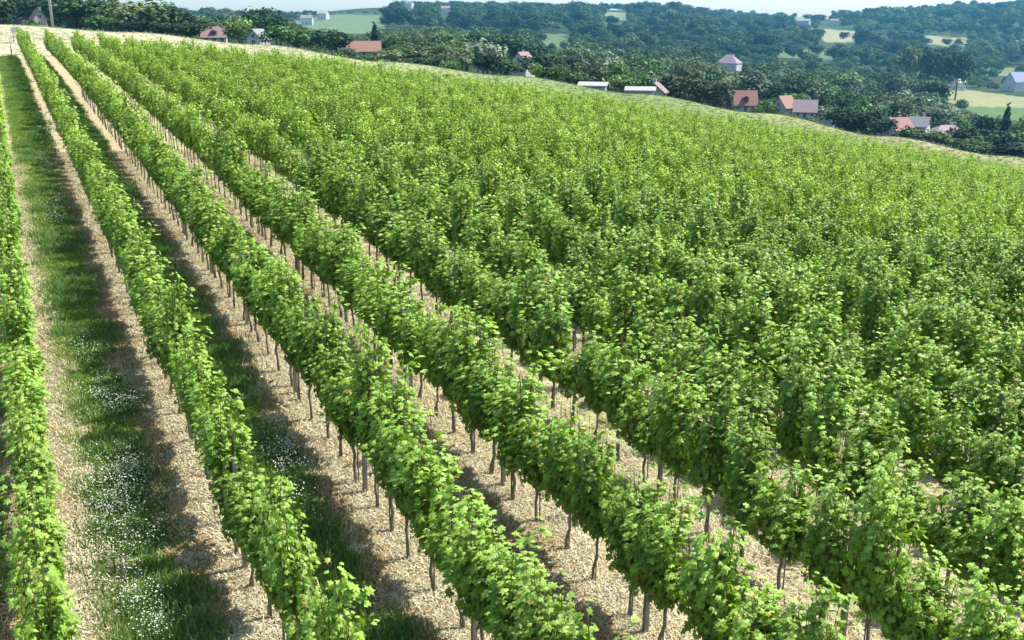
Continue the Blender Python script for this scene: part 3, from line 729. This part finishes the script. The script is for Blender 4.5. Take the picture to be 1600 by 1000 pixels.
H('cottage', 'small cottage with pinkish orange roof at the end of the white shed', 1024, 185, 3.8, 4, 1.8, 1.7, R(70), M_cream, M_pink, dz=.4)
H('house', 'house with steep coral red roof and overhanging eaves beside slim trees', 1162, 300, 7.5, 7.5, 2.4, 4.4, R(-6), M_cream, M_red, dormer=True, dz=1.4)
H('house', 'small orange red roofed house between two shrubs', 1224, 310, 6.0, 6.5, 2.2, 3.8, R(35), M_cream, M_orange, dz=1.4)
H('house', 'house with grey mauve roof joined close to a red purple roof', 1256, 300, 7.5, 7, 2.2, 3.6, R(-15), M_greyw, M_mauve, dz=1.6)
H('house', 'house with red purple gable roof at right of the mauve roof', 1284, 285, 6.4, 7, 1.8, 3.8, R(65), M_cream, M_purple, dz=.6)
H('house', 'house with faded red roof in the dark hedge at right', 1400, 290, 7.5, 8, 2.6, 3.6, R(20), M_cream, M_red, dz=1.0)
H('house', 'white walled house with grey roof next to the faded red roof', 1433, 305, 6.5, 7, 3.2, 3.0, R(-35), M_white, M_greyr, dz=2.0)
H('house', 'wide house with low mauve grey hipped roof among shrubs at right', 1476, 310, 12, 8, 2.8, 2.4, R(5), M_white, M_mauve, hip=True, dz=2.0)
H('house', 'lone house with mauve hipped roof amid mid distance woods', 1138, 780, 17, 14, 4.5, 6.0, R(-30), M_white, M_mauve, hip=True, dz=1.5)
H('building', 'blue roofed white building at the right edge of the valley', 1592, 780, 22, 12, 6, 7, R(20), M_white, M_blue, cat='building', dz=1.5)
H('house', 'tiny white house at the edge of the mid valley grove', 1497, 760, 8, 6, 5, 2.5, R(20), M_white, M_pale, chim=False, dz=1)
FARH = [(505, 1300, 'white house on the left hilltop'), (640, 1680, 'white house at the forest rim left of the long pale roof'), (696, 1500, 'long pale roofed building high in the central forest'),
        (1255, 1800, 'white house on the skyline right of centre'), (480, 1150, 'pale house on the left ridge'), (1303, 1700, 'white house between skyline trees')]
for i, (c_, D_, lb) in enumerate(FARH):
    H('house', lb, c_, D_, 13 + 10 * (i == 3), 9, 6.5, 3.4, R(random.uniform(-40, 40)), M_white, [M_pale, M_greyr, M_pink][i % 3], chim=False, wins=3, dz=1)
HA = np.array([(h[0], h[1], h[2]) for h in HS]); HP = project(HA[:, 0], HA[:, 1], ground(HA[:, 0], HA[:, 1]) + 3)

# hand placed trees of the belt just beyond the crest
KEY = [ # kind, column, top row, distance, width px, variant, label
 ('dark', 2, -8, 190, 50, 0, 'dark tree at the top left corner'), ('dark', 45, -14, 300, 60, 1, 'dark tree behind the two left roofs'),
 ('dark', 82, -20, 320, 50, 0, 'dark tree behind the tall pole'),
 ('mid', 118, -10, 230, 70, 1, 'green spreading tree right of the tall pole'), ('mid', 158, 18, 190, 40, 0, 'low green tree in front of the left grove'), ('dark', 175, -12, 250, 70, 1, 'dark tree in the middle of the left grove'),
 ('olive', 205, -6, 230, 64, 0, 'olive tinted tree in the left grove'), ('mid', 245, -6, 235, 72, 2, 'wide green tree at the right of the left grove'), ('dark', 278, 8, 240, 56, 0, 'dark round tree ending the left grove'),
 ('dark', 300, 30, 220, 36, 1, 'low dark tree left of the pink dormer house'), ('dark', 222, 28, 200, 44, 2, 'small dark tree below the left grove'), ('dark', 262, 30, 205, 40, 0, 'small shadowy tree at the foot of the left grove'),
 ('light', 376, 24, 235, 40, 0, 'light green tree right of the pink dormer house'), ('dark', 412, 3, 330, 46, 0, 'tall dark tree behind the white gable'), ('dark', 432, 14, 300, 40, 1, 'dark tree behind right of the white gable'),
 ('mid', 440, 34, 210, 46, 1, 'green tree right of the white gable'), ('mid', 468, 40, 215, 42, 0, 'round green tree on the crest left of the orange roof'), ('dark', 500, 38, 260, 50, 1, 'dark tree left of the orange roof'), ('dark', 527, 42, 270, 40, 0, 'dark tree beside the orange roof'),
 ('bush', 52, 27, 215, 40, 0, 'dark shrub below the two left roofs'), ('bush', 1230, 172, 230, 34, 2, 'dull green shrub below the orange red roof'), ('bush', 1262, 178, 225, 36, 0, 'green shrub under the mauve roof'),
 ('bush', 495, 66, 190, 34, 0, 'green bush at the field edge left of the orange roof'), ('bush', 538, 70, 200, 36, 2, 'olive bush below the orange roof'), ('bush', 575, 80, 180, 44, 1, 'bright bush under the orange roof'), ('conifer', 587, 38, 310, 22, 0, 'dark pointed conifer behind the orange roof'),
 ('olive', 612, 74, 220, 40, 0, 'olive tree right of the orange roof'), ('olive', 650, 66, 235, 56, 1, 'big olive tree right of the orange roof house'), ('dark', 668, 86, 205, 44, 1, 'dark hollow tree on the crest'), ('olive', 695, 78, 215, 46, 0, 'olive tree left of the pale willow'),
 ('olive', 722, 70, 240, 40, 1, 'olive tree touching the pale willow'), ('pale', 755, 54, 260, 60, 0, 'large pale grey green willow'), ('dark', 762, 78, 215, 38, 0, 'dark tree in front of the pale willow'), ('bush', 705, 106, 150, 34, 1, 'bright bush on the crest left of centre'),
 ('mid', 792, 92, 230, 40, 1, 'green tree right of the pale willow'), ('dark', 845, 80, 225, 56, 0, 'big dark round tree near the crest centre'), ('dark', 872, 92, 225, 44, 2, 'dark tree right of the big dark one'), ('bush', 838, 128, 122, 26, 1, 'light green bush at left of the pair on the field edge'), ('bush', 866, 125, 120, 44, 1, 'round light green bush on the field edge'),
 ('pale', 898, 76, 290, 44, 1, 'greyish tree left of the leaning light tree'), ('olive', 925, 90, 230, 46, 0, 'olive tree above the left white shed'), ('mid', 905, 108, 215, 44, 1, 'green tree over the left white shed'), ('light', 962, 92, 225, 44, 1, 'light green tree between the white sheds'), ('light', 972, 114, 195, 44, 0, 'low light green tree between the two sheds'),
 ('pale', 950, 74, 300, 40, 0, 'pale tree behind the light green tree'), ('mid', 1000, 108, 250, 36, 0, 'green tree behind the right white shed'), ('pale', 1040, 112, 240, 30, 1, 'greyish tree right of the pink cottage'),
 ('bush', 1195, 152, 240, 36, 0, 'bush between the coral roof and the orange roof'), ('bush', 1180, 160, 230, 22, 1, 'green shrub right of the coral roof'), ('conifer', 1266, 140, 330, 16, 0, 'small pointed tree behind the mauve roof'), ('light', 1245, 144, 340, 26, 0, 'pale tree behind the orange red roof'),
 ('dark', 1310, 160, 240, 44, 1, 'dark tree right of the red purple roof'), ('dark', 1345, 166, 235, 50, 0, 'dark tree in the hedge right of the twin roofs'), ('dark', 1375, 178, 225, 36, 2, 'dark shrubby tree before the faded red roof'),
 ('mid', 1425, 196, 230, 44, 1, 'green shrubby tree below the white walled house'), ('mid', 1462, 200, 230, 46, 2, 'green shrubby tree below the hipped roof'), ('dark', 1500, 192, 240, 44, 0, 'dark tree right of the hipped roof'),
 ('dark', 1532, 172, 270, 30, 0, 'dark tree with meadow behind it at right'), ('conifer', 1563, 166, 275, 22, 0, 'pointed conifer in front of the green meadow'), ('dark', 1545, 196, 235, 50, 1, 'dark bushy tree right of the pointed conifer foot'), ('mid', 1590, 196, 230, 54, 1, 'green tree at the right edge by the field'),
 ('mid', 1510, 212, 210, 50, 2, 'low green tree close to the field edge at right'), ('dark', 1580, 218, 205, 56, 0, 'low dark tree at the right picture edge'), ('light', 1598, 178, 280, 30, 0, 'light tree at the right edge below the meadow'),
 ('pale', 1395, 100, 520, 34, 0, 'grey green domed tree in the valley right of centre'), ('dark', 1345, 40, 1150, 20, 0, 'round dark tree alone in the pale meadow'), ('olive', 1418, 60, 700, 36, 0, 'brownish green tree below the meadow'),
 ('dark', 1448, 66, 650, 32, 0, 'leftmost dark tree of the big clump in mid valley'), ('dark', 1470, 62, 660, 34, 2, 'middle dark tree of the big clump in mid valley'), ('dark', 1492, 72, 655, 30, 0, 'right dark tree of the big clump in mid valley'),
]
n_key = 0
for kd, c_, yt, D_, w_, vr, lb in KEY: tree(kd, c_, yt, D_, w_, lb, vr); n_key += 1
xs = [1042, 1051, 1060, 1070, 1079, 1088, 1098, 1107, 1117, 1126, 1136]
for i, c_ in enumerate(xs):
    tree('slim', c_, 118 + 4 * math.sin(i * 2.1) + i * 1.2, 225 + 8 * math.sin(i * 3.3), 17, 'slender brownish tree, %s from the left in the row left of the coral roof' % ordn(i), i, 'row of slender trees', 'tree')
    n_key += 1
KEYP = [(k_[1], k_[4] * .7, k_[3]) for k_ in KEY if k_[3] < 345] + [(c_, 14, 225) for c_ in xs]
# fill of the wooded valley
def wood_points(n, D0, D1, seed, spacing):
    r = np.random.default_rng(seed); D = np.exp(r.uniform(math.log(D0), math.log(D1), n)) if D1 / D0 > 2 else r.uniform(D0, D1, n)
    c = r.uniform(-140, 1740, n); X = (c - 800) / FPX * D * .965; Z = ground(X, D)
    ok = (field_at(X, D, Z) < 0)
    px, py, dp = project(X, D, Z)
    h = np.where(D < 330, r.uniform(6, 11, n), np.where(D < 900, r.uniform(8, 16, n), r.uniform(12, 24, n)))
    cx = [-200, 280, 300, 355, 395, 430, 450, 500, 560, 600, 640, 700, 740, 800, 860, 1040, 1200, 1400, 1700]
    n_top = np.interp(px, cx, [-30, 2, 34, 38, 32, 14, 30, 34, 50, 68, 58, 60, 52, 76, 74, 108, 148, 176, 188])
    m_top = np.interp(px, cx, [-20, 12, 22, 24, 22, 20, 26, 38, 50, 46, 44, 40, 40, 40, 42, 50, 66, 62, 66])
    l_top = np.interp(px, [-200, 290, 440, 590, 620, 760, 900, 1060, 1110, 1200, 1340, 1420, 1500, 1700], [12, 12, 16, 16, 0, 0, 4, -2, 8, 17, 14, 6, 0, -6])
    cap = np.where(D < 330, n_top, np.where(D < 1000, m_top, l_top)) + r.uniform(0, 6, n)
    t = (500 - cap) / FPX; hc = D * (t * CT - ST) / (CT + t * ST) + CAMZ - Z
    h = np.minimum(h, hc); ok &= h > 3.5
    tp = project(X, D, Z + h)
    for i in range(len(FIELDS)):               # keep the trees from hiding a meadow behind them
        P_ = FIELDS[i][0]
        for fr_ in (.35, .75, 1):
            yy = py * (1 - fr_) + tp[1] * fr_
            ok &= ~(in_poly(px, yy, P_) & (D < FIELDS[i][2] * 1.7) & (r.random(n) < .93))
    for j in range(len(HA)):
        ok &= ~((np.abs(X - HA[j, 0]) < HA[j, 2] + 3) & (np.abs(D - HA[j, 1]) < HA[j, 2] + 3))
        ok &= ~((np.abs(px - HP[0][j]) < (HA[j, 2] + h * .3) / HP[2][j] * FPX) & (D < HA[j, 1]) & (tp[1] < HP[1][j] + 3) & (D > HA[j, 1] * .3))
    for kk in KEYP:                            # do not stand in front of the trees placed one by one
        ok &= ~((np.abs(px - kk[0]) < kk[1] * .5 + 14) & (D < kk[2] + 12) & (D > 150))
    X, D, Z, h = X[ok], D[ok], Z[ok], h[ok]
    grid = {}; keep = []
    for i in range(len(X)):
        s = spacing * (1 + D[i] / 1500); g = (int(X[i] // s), int(D[i] // s))
        if g in grid: continue
        grid[g] = 1; keep.append(i)
    return X[keep], D[keep], Z[keep], r, h[keep]
X, D, Z, r, hgt = wood_points(90000, 200, 2500, 11, 7.0)
order = np.argsort(D); X, D, Z, hgt = X[order], D[order], Z[order], hgt[order]
px, py, dp = project(X, D, Z + 6)
zone = vn(X, D, .006, 1); zone2 = vn(X, D, .02, 4)
kinds = np.where(D > 900, np.where(zone2 > .86, 1, 0), np.where(zone > .68, 1, np.where(zone2 > .75, 2, np.where(zone2 < .2, 4, np.where(zone < .32, 0, 1)))))
rnd = r.random(len(X)); kinds = np.where((rnd < .12), 3 * (D < 700) + 1 * (D >= 700), kinds); kinds = np.where((rnd > .93) & (D < 900), 4, kinds)
h_z = vn(X, D, .028, 7) ** 1.5; hgt = np.where(D > 450, hgt * (.62 + .7 * h_z), hgt); kinds = np.where(D > 800, np.where(zone2 > .62, 1, np.where(zone2 < .12, 2, 0)), kinds); rk = r.choice(5, len(X), p=[.28, .32, .26, .06, .08]); kinds = np.where(D < 480, rk, kinds)
KN = ['dark', 'mid', 'olive', 'light', 'pale']
# below the belt's real skyline only low trees
left = 300 - n_key; used = np.zeros(len(X), bool)
def zone_name(c):
    marks = [(90, 'left of the tall pole'), (330, 'in the grove at top left'), (560, 'between pink dormer house and orange roof'), (760, 'between orange roof and pale willow'), (1030, 'behind the two white sheds'), (1160, 'behind the row of slender trees'), (1300, 'behind the purple and mauve roofs'), (1400, 'left of the faded red roof'), (1620, 'in the woods at right')]
    for x_, s_ in marks:
        if c < x_: return s_
    return 'in the woods at right'
ADJ = {'dark': 'dark green', 'mid': 'mid green', 'olive': 'olive green', 'light': 'light green', 'pale': 'pale greyish'}
sel = [i for i in range(len(X)) if -10 < px[i] < 1610][:left]
sel.sort(key=lambda i: px[i]); seen = {}; LBL = {}
for i in sel:
    kd = KN[kinds[i]]; b_ = '%s %s tree %s' % ('nearer' if D[i] < 330 else 'more distant', ADJ[kd], zone_name(px[i])); q = seen.get(b_, 0); seen[b_] = q + 1; LBL[i] = (b_, q)
for i in sel:
    used[i] = True; kd = KN[kinds[i]]; vs = TV[kd]; c, tk = vs[random.randrange(len(vs))]; h = float(hgt[i]); w = random.uniform(.9, 1.25)
    root = empty('broadleaf_tree', (float(X[i]), float(D[i]), float(Z[i])), random.uniform(0, 6.28), (h * w, h * w, h))
    lb, q = LBL[i]
    tag(root, lb if seen[lb] == 1 else lb + ', %s from left' % ordn(q), 'tree', 'trees of the wooded valley')
    obj('trunk', tk, root); obj('crown', c, root)
PL = [TV[k_][j] for k_ in KN for j in range(len(TV[k_]))]; start = {}; a_ = 0
for k_ in KN: start[k_] = a_; a_ += len(TV[k_])
rest_i = np.where(~used)[0]; n = len(rest_i)
idx = np.array([start[KN[kinds[i]]] + r.integers(0, len(TV[KN[kinds[i]]])) for i in rest_i])
hh = hgt[rest_i]; ww = r.uniform(.95, 1.35, n)
scatter('far_woods', [p[0] for p in PL], pts(X[rest_i], D[rest_i], Z[rest_i]), r.uniform(0, 6.28, n), np.stack([hh * ww, hh * ww, hh], 1), idx, 'dark bluish green woods covering the far hills', 'woods')
print('vines', len(vines), 'trees', len(X), 'rows', rows_in)

# ------------------------------------------------------------------ small things at the top left
X_, Y_, Z_ = spot(83, 118)
o = empty('utility_pole', (X_, Y_, Z_)); tag(o, 'tall grey pole standing at the end of the vineyard', 'pole')
M_conc = nmat('grey_concrete', (.30, .33, .31), .85, 8, base2=(.22, .25, .24))
obj('pole', MB().tube([(0, 0, -.3), (0, 0, 8.5)], [.17, .12], 10).mesh('pole', M_conc, True), o)
obj('crossarm', MB().box((0, 0, 8.0), (1.6, .12, .12)).mesh('crossarm', M_conc), o)
for s in (-.7, 0, .7): obj('insulator', MB().tube([(s, 0, 8.06), (s, 0, 8.3)], [.05, .03], 8).mesh('insulator', M_white, True), o)
X_, Y_, Z_ = spot(28, 104)
o = empty('board', (X_, Y_, Z_)); tag(o, 'small white board on two legs at the far end of the leftmost rows', 'board')
obj('panel', MB().box((0, 0, 1.35), (1.1, .05, .45)).mesh('board_panel', M_white), o)
for s in (-.4, .4): obj('leg', MB().box((s, .05, .65), (.06, .05, 1.5)).mesh('board_leg', M_post), o)
X_, Y_, Z_ = spot(19, YEND - 1)
o = obj('end_post', MB().tube([(0, 0, -.2), (0, 0, 2.2)], .05, 8).mesh('end_post', M_white, True), None, (X_, Y_, Z_)); tag(o, 'thin white end post at the top of the second row from the left', 'post')

# ------------------------------------------------------------------ haze
hz = MB().box((0, 0, 90), (7300, 7300, 420)).mesh('haze', None)
hz.materials.clear(); m = bpy.data.materials.new('haze_air'); m.use_nodes = True; n_ = m.node_tree; n_.nodes.clear()
pv = n_.nodes.new('ShaderNodeVolumePrincipled'); pv.inputs['Color'].default_value = (.15, .54, .82, 1); pv.inputs['Density'].default_value = .00013; pv.inputs['Anisotropy'].default_value = .2
ou = n_.nodes.new('ShaderNodeOutputMaterial'); n_.links.new(pv.outputs[0], ou.inputs['Volume']); hz.materials.append(m)
zmin = float(ground(np.array([0., 2000, -2000, 3000, 0]), np.array([300., 500, 500, 6000, -2400])).min())
tag(obj('haze', hz), 'thin bluish summer haze over the valley', 'haze', kind='stuff')
